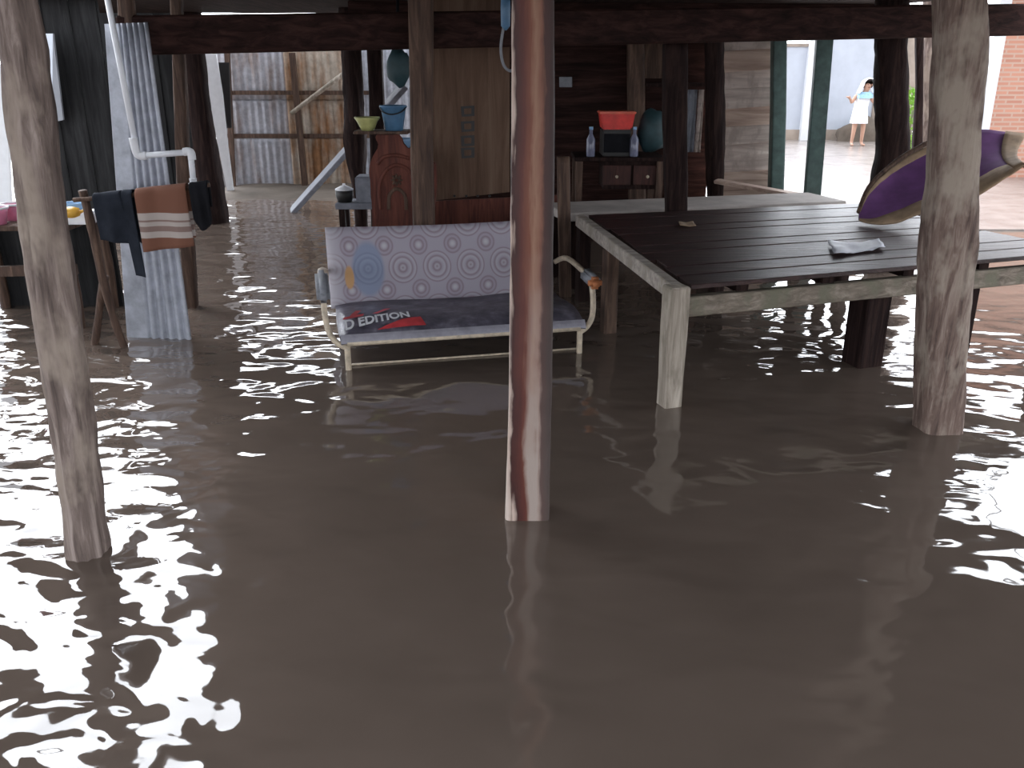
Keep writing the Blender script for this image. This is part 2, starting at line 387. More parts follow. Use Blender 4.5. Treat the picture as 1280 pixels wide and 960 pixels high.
post([(1144, 1154, 30), (1145, 1153, 110), (1140, 1152, 190)], 8.6, 1.9, M['dark'], 'thin dark pole in front of the green bush', square=.2, rough=.1, seed=33)
post([(1153, 1171, 30), (1152, 1168, 100), (1150, 1164, 190)], 9.4, 2.2, M['post_grey'], 'grey tree trunk post behind the thick weathered post', rough=.15, seed=35)
post([(965, 982, 40), (964, 981, 140), (961, 978, 240)], 7.85, CZ, M['green'], 'dark green painted post at the end of the plank wall', square=.8, rough=.02, seed=37, name='green_post')
gb_ = B(); bar(gb_, P(1032, 30, 7.5), P(1007, 345, 7.28), .13, .06, roll=(0, 1, 0)); tag(obj('green_post', bev(gb_), M['green']), 'slanting green bar standing free before the yard', 'post')

# ------------------------------------------------------------------ sleeping platform
FL, FR, BR_, BL = [Vector((x, y, 0)) for x, y in ((.72, 3.86), (3.0, 4.64), (2.44, 6.33), (.43, 5.8))]
PZ = .545
def pt(s, t): return (FL * (1 - s) + FR * s) * (1 - t) + (BL * (1 - s) + BR_ * s) * t
pl = thing('sleeping_platform', 'large low dark plank platform on short legs over the water', 'platform', (FL + FR + BR_ + BL) / 4 + Vector((0, 0, GROUND)))
zv = lambda z: Vector((0, 0, z))
NP = 11
for i in range(NP):
    t0 = -.012 + i / NP; t1 = t0 + .985 / NP; e0 = random.uniform(-.004, .012); e1 = random.uniform(-.01, .01)
    kb = B(); prism(kb, [pt(.035 - e0, t0) + zv(PZ), pt(1 + e1, t0) + zv(PZ), pt(1 + e1, t1) + zv(PZ), pt(.035 - e0, t1) + zv(PZ)], (0, 0, .022 + .003 * (i % 3)))
    obj('plank', bev(kb, .003, 1), M['plat'], pl)
for s in (.16, .36, .56, .76, .94):
    kb = B(); bar(kb, pt(s, .02) + zv(PZ - .026), pt(s, .99) + zv(PZ - .026), .06, .05); obj('joist', kb, M['dark'], pl)
rl = B(); bar(rl, pt(0.0, .02) + zv(.452), pt(1.02, .02) + zv(.452), .05, .095); obj('front_rail', bev(rl, .005, 1), M['rail'], pl)
rl = B(); bar(rl, pt(0.0, .97) + zv(.452), pt(1.0, .97) + zv(.452), .05, .095); obj('back_rail', rl, M['dark'], pl)
rl = B(); bar(rl, pt(.008, -.005) + zv(PZ - .012), pt(.008, 1.0) + zv(PZ - .012), .06, .075); obj('side_rail', bev(rl, .005, 1), M['pale'], pl)
for s, t, w, mm, zt in ((.005, -.012, .095, 'palez', .57), (.755, .05, .075, 'dark', .43), (.52, .1, .15, 'dark', .43), (.012, .6, .08, 'brown', .5), (.02, .99, .08, 'dark', .5), (.98, .99, .08, 'dark', .5), (.99, .02, .08, 'brown', .5), (.5, .99, .08, 'dark', .5)):
    c = pt(s, t); kb = B(); u_ = (FR - FL).normalized(); v_ = Vector((-u_.y, u_.x, 0))
    if s == .005:   # gently tapered corner leg
        rs = []
        for k in range(9):
            z = GROUND + (zt - GROUND) * k / 8; w2 = w * (.92 + .1 * k / 8) / 2
            rs.append([c + u_ * (a * w2 + .004 * noise.noise(Vector((a, b2, z * 4)))) + v_ * (b2 * w2) + zv(z) for a, b2 in ((-1, -1), (1, -1), (1, 1), (-1, 1))])
        rings(kb, rs)
    else: box(kb, c + zv((GROUND + zt) / 2), (w, w, zt - GROUND), u_, v_)
    obj('leg', bev(kb, .008, 1), M[mm], pl)
# pale ledge behind
dv = Vector((-.27, .96, 0))
a, b_ = pt(.0, 1) + dv * .26, pt(1.06, 1) + dv * .26
ld = thing('ledge_bench', 'pale flat plank bench running along the back of the platform', 'bench', (a + b_ + dv) / 2 + zv(GROUND))
lg = B(); prism(lg, [a + zv(.48), b_ + zv(.48), b_ + dv * .5 + zv(.48), a + dv * .5 + zv(.48)], (0, 0, .06)); obj('top', bev(lg, .008, 1), M['concrete'], ld)
for s in (.04, .5, .96):
    for d_ in (.06, .44): kb = B(); box(kb, a.lerp(b_, s) + dv * d_ + zv((GROUND + .48) / 2), (.07, .07, .48 - GROUND)); obj('leg', kb, M['dark'], ld)
sl = B(); bar(sl, P(895, 226, 7.6), P(1040, 252, 7.15), .14, .03); tag(obj('sill_plank', bev(sl), M['wallp2']), 'pinkish plank sill below the pale plank wall', 'plank')
# things on the platform
PT = PZ + .028
def crumple(pxs, z, amp, seed):
    a_, b2, c_, d_ = [G(x, y, z) for x, y in pxs]
    def f(u, v):
        p_ = (a_ * (1 - u) + b2 * u) * (1 - v) + (d_ * (1 - u) + c_ * u) * v
        return p_ + zv(abs(amp * noise.noise(p_ * 11 + Vector((seed, 0, 0)))) + .004 + amp * .5 * sin(u * pi * 2.2 + 1) * .6 + amp * .3)
    return sheet(B(), f, 16, 8, .003)
tag(obj('plastic_sheet', crumple(((1042, 321), (1106, 313), (1098, 303), (1034, 306)), PT, .02, 3), M['paper'], smooth=True), 'crumpled pale plastic wrapper lying on the platform boards', 'wrapper')
tag(obj('dry_leaf', crumple(((850, 284), (870, 284), (866, 279), (848, 279)), PT, .01, 8), M['tan'], smooth=True), 'small tan scrap lying at the foot of the slim dark post', 'scrap')
# purple hammock with tan hem
hm = thing('hammock', 'purple cloth hammock with tan hem slung over the platform', 'hammock', G(1085, 278, PT) )
front = smoothpath([P(1073, 277, 5.42), P(1098, 283, 5.3), P(1125, 278, 5.25), P(1158, 266, 5.22), P(1215, 249, 5.15), P(1252, 226, 5.1), P(1280, 208, 5.05)], 5)
back = smoothpath([P(1074, 268, 5.5), P(1086, 238, 5.62), P(1108, 215, 5.72), P(1135, 195, 5.78), P(1172, 176, 5.8), P(1222, 160, 5.8), P(1284, 168, 5.7)], 5)
nn = len(front) - 1
def hsurf(u, v):
    i = min(int(u * nn), nn - 1); t = u * nn - i
    p_ = front[i].lerp(front[i + 1], t); q_ = back[i].lerp(back[i + 1], t); r_ = p_.lerp(q_, v)
    r_ = r_ + Vector((0, .10, -.05)) * sin(v * pi) * sin(min(u * 1.3, 1) * pi * .5 + .1) * .9
    r_.z += .016 + .006 * noise.noise(r_ * 14)
    return r_
obj('cloth', sheet(B(), lambda u, v: hsurf(u, .06 + .88 * v), 40, 14, .006), M['purple'], hm, smooth=True)
obj('hem', sheet(B(), lambda u, v: hsurf(u, v * .2) + Vector((0, -.008, .002)), 40, 3, .012), M['tan'], hm, smooth=True)
obj('hem', sheet(B(), lambda u, v: hsurf(u * .62, .86 + v * .1) + Vector((0, -.008, .0)), 40, 3, .012), M['tan'], hm, smooth=True)
obj('hem', sheet(B(), lambda u, v: hsurf(.92 + .08 * u, .05 + v * .9) + Vector((-.01, -.024, .004)), 4, 12, .012), M['tan'], hm, smooth=True)
obj('rolled_edge', tube(B(), [p_ + Vector((0, .01, .012)) for p_ in back[:20]], .016, 8), M['brown'], hm, smooth=True)
eb = B(); tube(eb, [front[-1], front[-1].lerp(back[-1], .5) + Vector((.25, 0, .12)), Vector((3.5, 5.2, CZ))], .01, 8); tube(eb, [back[-1], front[-1].lerp(back[-1], .5) + Vector((.25, 0, .12))], .01, 8)
obj('cord', eb, M['rope'], hm, smooth=True)

# ------------------------------------------------------------------ sofa
S0 = G(436, 462); S1 = G(724, 441); su = (S1 - S0); SW = su.length; su.normalize(); sv = Vector((-su.y, su.x, 0))
def S(u, v, z): return S0 + su * u + sv * v + zv(z)
sofa = thing('sofa', 'metal framed sofa with purple medallion back standing in flood water', 'sofa', S(SW / 2, .3, GROUND))
tr = .016
def stube(name, pts, r=tr, mat='cream', n=4):
    return obj(name, tube(B(), smoothpath(pts, n) if n else pts, r, 10), M[mat], sofa, smooth=True)
for u in (0.0, SW):
    stube('leg', [S(u, 0.0, GROUND), S(u, 0.0, -.05), S(u, 0.0, .13)])
    stube('leg', [S(u, .62, GROUND), S(u, .6, 0), S(u, .56, .17)])
for u, sg in ((0.0, -1), (SW, 1)):
    stube('arm_frame', [S(u, .0, .12), S(u + sg * .045, .02, .14), S(u + sg * .085, .05, .19), S(u + sg * .1, .09, .28), S(u + sg * .1, .13, .36), S(u + sg * .1, .2, .385), S(u + sg * .1, .6, .40), S(u + sg * .05, .7, .36)])
    kb = B(); bar(kb, S(u + sg * .1, .06, .375), S(u + sg * .1, .46 if sg < 0 else .24, .405 if sg < 0 else .385), .07, .07); bev(kb, .02, 3)
    ap = obj('arm_pad', kb, M['greyp'], sofa, smooth=True)
    if sg > 0:
        kb = B(); bar(kb, S(u + sg * .1, .035, .37), S(u + sg * .1, .1, .376), .075, .065); bev(kb, .02, 3)
        ob = obj('torn_foam', kb, M['orange'], ap, smooth=True); ob['label'] = 'torn orange foam end'
stube('front_bar', [S(-.0, -.005, .142), S(SW, -.005, .142)], .014, n=0)
stube('foot_bar', [S(0, .06, .006), S(SW, .06, .006)], .006, n=0)
# seat cushion, vinyl covered, rolled front
prof = [(.66, .05), (.66, .20), (.5, .20), (.36, .212), (.22, .222), (.12, .212), (.05, .192), (.0, .168), (-.012, .15), (.02, .14), (.66, .05)][:-1]
def seat_rings():
    rs = []; m = 28
    for i in range(m + 1):
        t = i / m; ring = []; e = min(t, 1 - t) * m
        sh = 0 if e > 1.2 else (.012 if e < .5 else .004)
        for v_, z_ in prof:
            zz = z_ - (sh if z_ > .1 else -sh)
            w_ = .007 * noise.noise(Vector((t * 7, v_ * 5, 2))) if z_ > .15 else 0
            ring.append(S(-.03 + (SW + .06) * t, v_, zz + w_ + .006 * sin(t * pi * 3)))
        rs.append(ring)
    return rs
vm, nt, b = newmat('dark_vinyl_print')
f = noi(nt, coords(nt, (1, 1, 1)), 9, 4)
L(nt, ramp(nt, f, [(.3, (.05, .048, .065)), (.52, (.13, .12, .155)), (.72, (.28, .27, .33))]), b.inputs['Base Color']); b.inputs['Roughness'].default_value = .35
bump(nt, b, noi(nt, coords(nt, (1, 1, 1)), 20, 3), .4, .01)
seat = obj('seat', rings(B(), seat_rings()), vm, sofa, smooth=True)
stripf = sheet(B(), lambda u, v: S(-.03 + (SW + .06) * u, -.016 + .03 * v * v, .146 + .04 * v), 20, 3, .004)
fs = obj('piping', stripf, plain('seat_hem', (.33, .32, .37), .6), seat)
# printed lettering on the seat
def on_seat(u, d, lift=.004):     # d: distance up the sloped front of the seat
    k = [(-.0, .168), (.05, .192), (.12, .212), (.22, .222), (.36, .212), (.5, .2)]; acc = 0
    for (v0, z0), (v1, z1) in zip(k, k[1:]):
        l = sqrt((v1 - v0) ** 2 + (z1 - z0) ** 2)
        if d <= acc + l or v1 == .5:
            t = (d - acc) / l; t_u = (u + .03) / (SW + .06)
            vv = v0 + (v1 - v0) * t
            return S(u, vv, z0 + (z1 - z0) * t + .006 * sin(t_u * pi * 3) + .007 * noise.noise(Vector((t_u * 7, vv * 5, 2))) + lift)
        acc += l
def text_mesh(txt):
    cu = bpy.data.curves.new('t', 'FONT'); cu.body = txt; cu.size = 1; cu.offset = .035; cu.fill_mode = 'FRONT'
    to = bpy.data.objects.new('t', cu); COL.objects.link(to); bpy.context.view_layer.update()
    me = bpy.data.meshes.new_from_object(to.evaluated_get(bpy.context.evaluated_depsgraph_get()))
    bm = B(); bm.from_mesh(me); bpy.data.objects.remove(to); bpy.data.curves.remove(cu); bpy.data.meshes.remove(me)
    return bm
tb = text_mesh('D EDITION'); xm = max(v.co.x for v in tb.verts); ym = max(v.co.y for v in tb.verts)
bmesh.ops.subdivide_edges(tb, edges=[e for e in tb.edges if e.calc_length() > .15], cuts=3)
for v in tb.verts:
    u = v.co.x / xm; h = v.co.y / ym
    v.co = on_seat(-.005 + .35 * u, .055 + .085 * u + (.105 - .02 * u) * h, .011)
obj('lettering', tb, M['white'], seat)
def patch(pts4, lift=.010, nu=10, nv=3):
    a_, b2, c_, d_ = [Vector((x, y, 0)) for x, y in pts4]
    def f(u, v):
        q_ = (a_ * (1 - u) + b2 * u) * (1 - v) + (d_ * (1 - u) + c_ * u) * v; return on_seat(q_.x, q_.y, lift)
    return sheet(B(), f, nu, nv)
obj('red_banner', patch(((.16, .03), (.42, .055), (.40, .14), (.30, .115))), M['redprint'], seat)
rb = patch(((-.01, .17), (.1, .2), (.11, .235), (0, .2)))
for pts4 in (((.03, .21), (.06, .2), (.1, .33), (.07, .33)), ((.15, .22), (.18, .215), (.26, .33), (.23, .335))):
    a_ = patch(pts4); me = bpy.data.meshes.new('x'); a_.to_mesh(me); a_.free(); rb.from_mesh(me); bpy.data.meshes.remove(me)
obj('red_scrawl', rb, M['redprint'], seat)
# backrest
fm, nt, b = newmat('medallion_cloth')
uvn = N(nt, 'ShaderNodeUVMap'); sp = N(nt, 'ShaderNodeSeparateXYZ'); L(nt, uvn.outputs[0], sp.inputs[0]); U, V = sp.outputs[0], sp.outputs[1]
def cell(ou, ov, cu_, cv_):
    a_ = mth(nt, 'SUBTRACT', mth(nt, 'FRACT', mth(nt, 'DIVIDE', mth(nt, 'SUBTRACT', U, ou), cu_)), .5)
    b2 = mth(nt, 'SUBTRACT', mth(nt, 'FRACT', mth(nt, 'DIVIDE', mth(nt, 'SUBTRACT', V, ov), cv_)), .5)
    a_ = mth(nt, 'MULTIPLY', a_, cu_); b2 = mth(nt, 'MULTIPLY', b2, cv_)
    return mth(nt, 'SQRT', mth(nt, 'ADD', mth(nt, 'MULTIPLY', a_, a_), mth(nt, 'MULTIPLY', b2, b2)))
def spot(cu_, cv_, ru, rv):
    a_ = mth(nt, 'DIVIDE', mth(nt, 'SUBTRACT', U, cu_), ru); b2 = mth(nt, 'DIVIDE', mth(nt, 'SUBTRACT', V, cv_), rv)
    return mth(nt, 'SQRT', mth(nt, 'ADD', mth(nt, 'MULTIPLY', a_, a_), mth(nt, 'MULTIPLY', b2, b2)))
g0 = (.4, .365, .43); dk = (.29, .22, .265); lt = (.46, .435, .49)
CU, CV = .2, .235; OU, OV = .425 - CU / 2, .215 - CV / 2
r1 = cell(OU, OV, CU, CV); r2 = cell(OU + CU / 2, OV + CV / 2, CU, CV)
k1 = ramp(nt, mth(nt, 'MULTIPLY', r1, 9), [(0, dk), (.1, lt), (.2, dk), (.3, g0), (.42, lt), (.5, dk), (.58, g0), (.66, lt), (.72, dk), (.8, g0)])
k2 = ramp(nt, mth(nt, 'MULTIPLY', r2, 9), [(0, (.55, .53, .56)), (.12, lt), (.24, dk), (.34, g0), (.44, dk), (.5, g0)])
base = mixc(nt, .5, k1, k2)
base = mixc(nt, mth(nt, 'LESS_THAN', r1, .085), k2, k1)
blue = ramp(nt, spot(.225, .21, .1, .16), [(.8, (1, 1, 1)), (1, (0, 0, 0))])
base = mixc(nt, blue, base, mixc(nt, .6, k1, (.17, .26, .42)))
org = ramp(nt, spot(.115, .17, .03, .07), [(.75, (1, 1, 1)), (1, (0, 0, 0))]); base = mixc(nt, org, base, (.62, .36, .17))
edge = ramp(nt, mth(nt, 'MULTIPLY', U, 10), [(.25, (1, 1, 1)), (.95, (0, 0, 0))]); base = mixc(nt, mth(nt, 'MULTIPLY', edge, .6), base, (.6, .57, .62))
L(nt, base, b.inputs['Base Color']); b.inputs['Roughness'].default_value = .8
BWD = SW + .07
def back_pt(u, v, off=0):         # u,v in metres on the backrest cloth
    vv = .585 + .14 * (v / .43) + .03 * (1 - v / .43) ** 3; z = .17 + .45 * (v / .43)
    puff = .03 * sin(pi * min(max(v / .43, 0), 1)) ** .5 * (1 if .01 < u < BWD - .01 else 0)
    wr = .01 * noise.noise(Vector((u * 5, v * 9, 1))) + .012 * max(0, 1 - v / .12) * sin(u * 14 + v * 30)
    return S(-.055 + u, vv - puff - wr * .5 + off, z - .01 * sin(pi * u / BWD))
bm = B(); nu, nv = 48, 16
gr = [[bm.verts.new(back_pt(BWD * i / nu, .43 * j / nv)) for j in range(nv + 1)] for i in range(nu + 1)]
uvl = bm.loops.layers.uv.new('UVMap'); idx = {}
for i in range(nu + 1):
    for j in range(nv + 1): idx[gr[i][j]] = (BWD * i / nu, .43 * j / nv)
for i in range(nu):
    for j in range(nv):
        fc = bm.faces.new((gr[i][j], gr[i + 1][j], gr[i + 1][j + 1], gr[i][j + 1]))
        for lp in fc.loops: lp[uvl].uv = idx[lp.vert]
ext = bmesh.ops.extrude_face_region(bm, geom=bm.faces[:])
for e in ext['geom']:
    if isinstance(e, bmesh.types.BMVert): e.co += sv * .075 + zv(-.012)
backr = obj('backrest', bm, fm, sofa, smooth=True)
stube('back_frame', [S(0, .6, .1), S(0, .68, .3), S(-.0, .79, .585)], n=2); stube('back_frame', [S(SW, .6, .1), S(SW, .68, .3), S(SW, .79, .585)], n=2)

# ------------------------------------------------------------------ tin strip, water pipe, washing
a, b_ = P(131, 30, 4.92), P(184, 28, 4.88); c, d = P(240, 430, 4.88), P(160, 432, 4.92)
def tf(u, v):
    t_ = a.lerp(b_, u).lerp(d.lerp(c, u), v * 1.14)
    am = 0 if u < .33 else .012
    return t_ + Vector((0, am * sin((u - .33) / .67 * 5 * 2 * pi), 0))
tag(obj('corrugated_strip', sheet(B(), tf, 64, 12, .004), M['tin'], smooth=True), 'tall narrow strip of grey corrugated tin standing in the water', 'tin sheet')
pp = thing('water_pipe', 'white plastic water pipe with two elbows and a tap', 'pipe', P(172, 195, 4.7))
YP = 4.76; e1, e2, e3 = P(173, 195, YP), P(238, 190, YP), P(242, 230, YP)
obj('pipe', tube(B(), [P(126, -45, YP + .08), e1 + Vector((-.004, .0, .012))], .0155, 12), M['pvc'], pp, smooth=True)
obj('pipe', tube(B(), [e1, e2], .0155, 12), M['pvc'], pp, smooth=True)
obj('pipe', tube(B(), [e2, e3], .0155, 12), M['pvc'], pp, smooth=True)
obj('elbow', tube(B(), smoothpath([P(166, 172, YP), e1 + Vector((-.003, 0, .008)), e1 + Vector((.045, 0, .002))], 5), .021, 12), M['white'], pp, smooth=True)
obj('elbow', tube(B(), smoothpath([e2 + Vector((-.035, 0, 0)), e2 + Vector((.0, 0, 0)), e2 + Vector((.004, 0, -.04))], 5), .021, 12), M['white'], pp, smooth=True)
obj('tap', tube(B(), [e3 + Vector((0, 0, .03)), e3, e3 + Vector((-.02, -.03, -.02))], .02, 12), M['white'], pp, smooth=True)

RA, RB = P(92, 250, 4.62), P(262, 231, 4.62)
rb = B(); tube(rb, smoothpath([RA, RA.lerp(RB, .4) + zv(-.008), RB], 8), .012, 10, .15); tag(obj('drying_pole', rb, M['brown'], smooth=True), 'thin bamboo pole carrying the washing in front of the tin strip', 'pole')
def hang(pxl, pxr, drop_f, drop_b, seed, bot=None):
    def f(u, v):
        px = pxl + (pxr - pxl) * u; t_ = (px - 92) / 170; top = RA.lerp(RB, t_) + zv(.02)
        # v from front hem over the pole to back hem
        lf = drop_f(u); lb = drop_b(u)
        s = -lf + (lf + lb) * v
        if abs(s) < .03: yy = s; zz = -.02 * (s / .03) ** 2 
        else: yy = math.copysign(.03, s); zz = -abs(s) + .01
        wv = .012 * sin(u * 9 + seed) * min(1, abs(s) * 5) + .01 * noise.noise(Vector((u * 4, s * 4, seed)))
        return top + Vector((0.25 * max(0, -s - .03) * .12, yy + wv - (0 if s < 0 else -.005), zz + .004))
    return f
tag(obj('dark_garment', sheet(B(), hang(118, 167, lambda u: .25 + .05 * u + (.17 if u > .72 else 0), lambda u: .2 + .1 * u, 1), 26, 30, .005), M['navy'], smooth=True), 'dark navy garment hanging on the pole beside the brown towel', 'garment')
sm, nt, b = newmat('brown_striped_cloth')
t_ = N(nt, 'ShaderNodeTexCoord'); s_ = N(nt, 'ShaderNodeSeparateXYZ'); L(nt, t_.outputs['Object'], s_.inputs[0])
zz = mth(nt, 'DIVIDE', s_.outputs['Z'], .36)
br = (.19, .08, .05); wh = (.46, .4, .37); md = (.25, .17, .15)
L(nt, ramp(nt, zz, [(0, br), (.19, br), (.2, wh), (.28, wh), (.29, md), (.36, md), (.37, wh), (.43, md), (.46, wh), (.55, wh), (.56, br), (1, br)], 'CONSTANT'), b.inputs['Base Color']); b.inputs['Roughness'].default_value = .9
tag(obj('striped_towel', sheet(B(), hang(171, 234, lambda u: .335, lambda u: .3, 4), 24, 30, .006), sm, smooth=True), 'brown towel with white stripes hanging over the pole', 'towel')
tag(obj('black_bag', sheet(B(), hang(238, 260, lambda u: .2 + .06 * sin(u * 3), lambda u: .15, 7), 14, 20, .01), M['black'], smooth=True), 'black cloth hanging at the end of the pole below the tap', 'cloth')
for pts, lab in (([(103, 238), (116, 290), (129, 350), (146, 410), (162, 450), (166, 470)], 'crooked stick leaning down from the washing pole to the water'), ([(131, 345), (124, 390), (116, 450)], 'short dark stick propping the crooked washing stick')):
    x0_ = pts[0][0]
    tag(obj('support_stick', tube(B(), smoothpath([P(x, y, 4.66 + .0004 * (y - 240) + (.05 if x0_ == 131 else 0)) for x, y in pts], 6), .022, 10, .25, 3), M['brown'], smooth=True), lab, 'stick')

# washing-up table on the left
TY = 5.35; TZ = .62
tb_ = thing('work_table', 'rough wooden work table standing in water at left', 'table', P(40, 380, TY)); tb_.location.z = GROUND; W[tb_.name] = tb_.location.copy()
xa, xb = P(-60, 260, TY).x, P(108, 260, TY).x
for k in range(5):
    kb = B(); box(kb, ((xa + xb) / 2, TY - .22 + k * .11, TZ - .015), (xb - xa, .1, .03)); obj('plank', bev(kb, .004, 1), M['brown'], tb_)
for x in (xa + .05, xb - .05):
    for y in (TY - .24, TY + .24):
        obj('leg', tube(B(), smoothpath([(x, y, GROUND), (x + .02, y, .2), (x, y, TZ - .03)], 4), .03, 8, .2), M['brown'], tb_, smooth=True)
kb = B(); box(kb, ((xa + xb) / 2, TY + .3, (GROUND + TZ - .03) / 2), (xb - xa, .03, TZ - .03 - GROUND)); obj('dark_backing', kb, M['huts'], tb_)  # dark sheet added to darken the space under the table
kb = B(); bar(kb, (xa, TY - .24, .34), (xb, TY - .24, .36), .03, .06); obj('brace', kb, M['brown'], tb_)
def on_table(px, py): g_ = G(px, py, TZ); return g_
c = P(98, 258, 5.2); c.z = TZ
kb = B(); box(kb, c + zv(.035), (.2, .16, .07)); tag(obj('plastic_crate', bev(kb, .01, 2), M['white']), 'white plastic box on the work table', 'box')
kb = B(); bowl(kb, c + Vector((-.03, .02, .07)), [(.04, 0), (.065, .02), (.07, .045)]); tag(obj('blue_lid_bowl', kb, M['lblue'], smooth=True), 'light blue bowl on top of the white box', 'bowl')
kb = B(); lathe(kb, P(90, 272, 5.0) * 1, [(.02, 0), (.045, .01), (.05, .03), (.045, .05), (.015, .06)], 16)
for v in kb.verts: pass
hk = thing('yellow_cup', 'yellow plastic dipper hanging at the work table edge', 'dipper', P(90, 266, 5.02))
obj('cup', kb, M['yellow'], hk, smooth=True); obj('handle', tube(B(), [P(94, 268, 5.02), P(107, 262, 5.0)], .008, 8), M['yellow'], hk, smooth=True)
for px, py, Y, lab in ((18, 262, 5.3, 'pink plastic tub with white rim on the work table'), (-3, 280, 5.15, 'pink plastic tub at the very edge of the work table')):
    c = P(px, py, Y); c.z = TZ; t = thing('plastic_tub', lab, 'tub', c, None)
    kb = B(); bowl(kb, c, [(.05, 0), (.065, .07), (.068, .09)]); obj('body', kb, M['pink'], t, smooth=True)
    kb = B(); rings(kb, [[c + Vector((r * cos(a2), r * sin(a2), z)) for a2 in [2 * pi * k / 20 for k in range(20)]] for r, z in ((.066, .088), (.074, .088), (.074, .1), (.066, .1), (.066, .088))], False); obj('rim', kb, M['white'], t, smooth=True)

# neighbour's hut on the left
hut = thing('neighbour_hut', 'dark boarded hut beyond the work table', 'hut', P(60, 290, 9.3)); hut.location.z = GROUND; W[hut.name] = hut.location.copy()
x0, x1 = P(50, 100, 9.3).x, P(252, 100, 9.3).x
kb = B()
for i in range(12):
    w_ = (x1 - x0) / 12; box(kb, (x0 + w_ * (i + .5), 9.3 + .012 * (i % 2), (GROUND + 2.1) / 2), (w_ * .97, .03, 2.1 - GROUND))
obj('board_wall', kb, M['huts'], hut)
kb = B(); prism(kb, [(x0 - .9, 9.15, 2.1), (x1 + .02, 9.15, 2.12), (x1 + .02, 10.6, 2.3), (x0 - .9, 10.6, 2.3)], (0, 0, .05)); obj('roof', kb, M['shedtin'], hut)
kb = B(); prism(kb, [P(49, 42, 9.2), P(66, 42, 8.8), P(79, 150, 9.2), P(65, 153, 9.2)], (0, .03, 0)); obj('corner_board', kb, M['bwall'], hut)
kb = B(); prism(kb, [P(-60, 290, 9.6), P(14, 290, 9.6), P(6, 80, 9.6), P(-60, 80, 9.6)], (0, .05, 0)); pw2 = obj('side_panel', kb, M['wcol'], hut)

# ------------------------------------------------------------------ shed at the back
SY = 11.6
shed = thing('tin_shed', 'grey and rusty corrugated tin shed behind the flooded yard', 'shed', (P(360, 235, SY).x, SY, 0)); 
sx0, sxm, sx1 = P(268, 150, SY).x, P(364, 150, SY).x, P(436, 150, SY).x
for (z0, z1) in ((-.2, .62), (.6, 1.08), (1.06, 1.95)):
    obj('tin_sheet', corr((sx0, SY, 0), (sxm, SY, 0), z0, z1, .09, .005), M['shedtin'], shed, smooth=True)
    obj('rusty_sheet', corr((sxm - .03, SY - .02, 0), (sx1, SY - .02, 0), z0, z1, .1, .012), M['rusty'], shed, smooth=True)
obj('pale_sheet', corr((sx1 - .02, SY - .01, 0), (P(530, 150, SY).x, SY - .01, 0), -.2, 1.9, .09, .012), M['tin'], shed, smooth=True)
for y_ in (116, 170):
    kb = B(); bar(kb, P(280, y_, SY - .07), P(480, y_, SY - .07), .04, .05); obj('rail', kb, M['brown'], shed)
kb = B(); bar(kb, P(382, 238, SY - .12), P(365, 66, SY - .12), .07, .05, roll=(0, 1, 0)); obj('upright', kb, M['brown'], shed)
kb = B(); bar(kb, P(292, 240, SY - .12), P(284, 66, SY - .12), .06, .05, roll=(0, 1, 0)); obj('upright', kb, M['brown'], shed)
kb = B(); prism(kb, [(sx0 - .1, SY - .12, 1.992), (P(530, 150, SY).x, SY - .12, 1.992), (P(530, 150, SY).x, SY + 2, 2.05), (sx0 - .1, SY + 2, 2.05)], (0, 0, .03)); obj('roof', kb, M['shedtin'], shed)
kb = B(); tube(kb, [P(364, 142, SY - .35), P(432, 90, SY - .3)], .028, 10); tag(obj('slanting_pole', kb, M['palez'], smooth=True), 'thin slanting pole leaning across the rusty shed wall', 'pole')
wbd = thing('leaning_board', 'bright white board leaning at the left corner of the shed', 'board', P(282, 245, 11.0))
kb = B(); prism(kb, [P(286, 250, 11.0), P(293, 250, 11.0), P(284, 180, 11.0), P(278, 120, 11.0), P(270, 68, 11.0), P(254, 66, 11.0), P(262, 130, 11.0), P(276, 200, 11.0)], (0, .04, 0)); obj('panel', kb, M['white'], wbd)
kb = B(); prism(kb, [P(283, 160, 11.05), P(289, 160, 11.05), P(286, 78, 11.05), P(270, 78, 11.05)], (0, .03, 0)); obj('gap_shade_panel', kb, M['iron'], wbd)  # dark panel painted in for the shade of an opening
# mud bank in front of the shed
bk = B()
def bank(u, v):
    x = -4.2 + 3.6 * u; y = 10.0 + 2.2 * v; e = min(u * 5, (1 - u) * 5, v * 3, 1); return Vector((x, y, -.06 + .1 * e + .02 * noise.noise(Vector((x * 3, y * 3, 0)))))
o = struct('mud_bank', sheet(bk, bank, 40, 20), M['mud'], True)
# leaning plank up to the house
kb = B(); bar(kb, G(362, 268, -.05), P(512, 100, 8.9), .32, .05, roll=(-.6, -.25, .75)); tag(obj('stair_plank', bev(kb, .006, 1), M['slate']), 'long grey plank sloping up from the water behind the dark posts', 'plank')

# ------------------------------------------------------------------ middle clutter
# plywood panel and board behind the sofa
pn = thing('plywood_panel', 'brown plywood panel with stencilled squares hanging behind the sofa', 'panel', P(590, 247, 6.3))
kb = B(); prism(kb, [P(540, 251, 6.3), P(637, 240, 6.3), P(637, -20, 6.3), P(537, -20, 6.3)], (0, .02, 0)); obj('sheet', kb, M['ply'], pn)
for cy in (139, 158, 176, 191):
    kb = B(); a = [P(576, cy - 6, 6.296), P(593, cy - 7, 6.296), P(593, cy + 6, 6.296), P(577, cy + 7, 6.296)]; m_ = sum(a, Vector()) / 4
    i_ = [m_ + (p_ - m_) * .55 for p_ in a]
    va = [kb.verts.new(p_) for p_ in a]; vi = [kb.verts.new(p_) for p_ in i_]
    for k in range(4): kb.faces.new((va[k], va[(k + 1) % 4], vi[(k + 1) % 4], vi[k]))
    obj('stencil_mark', kb, M['iron'], pn)
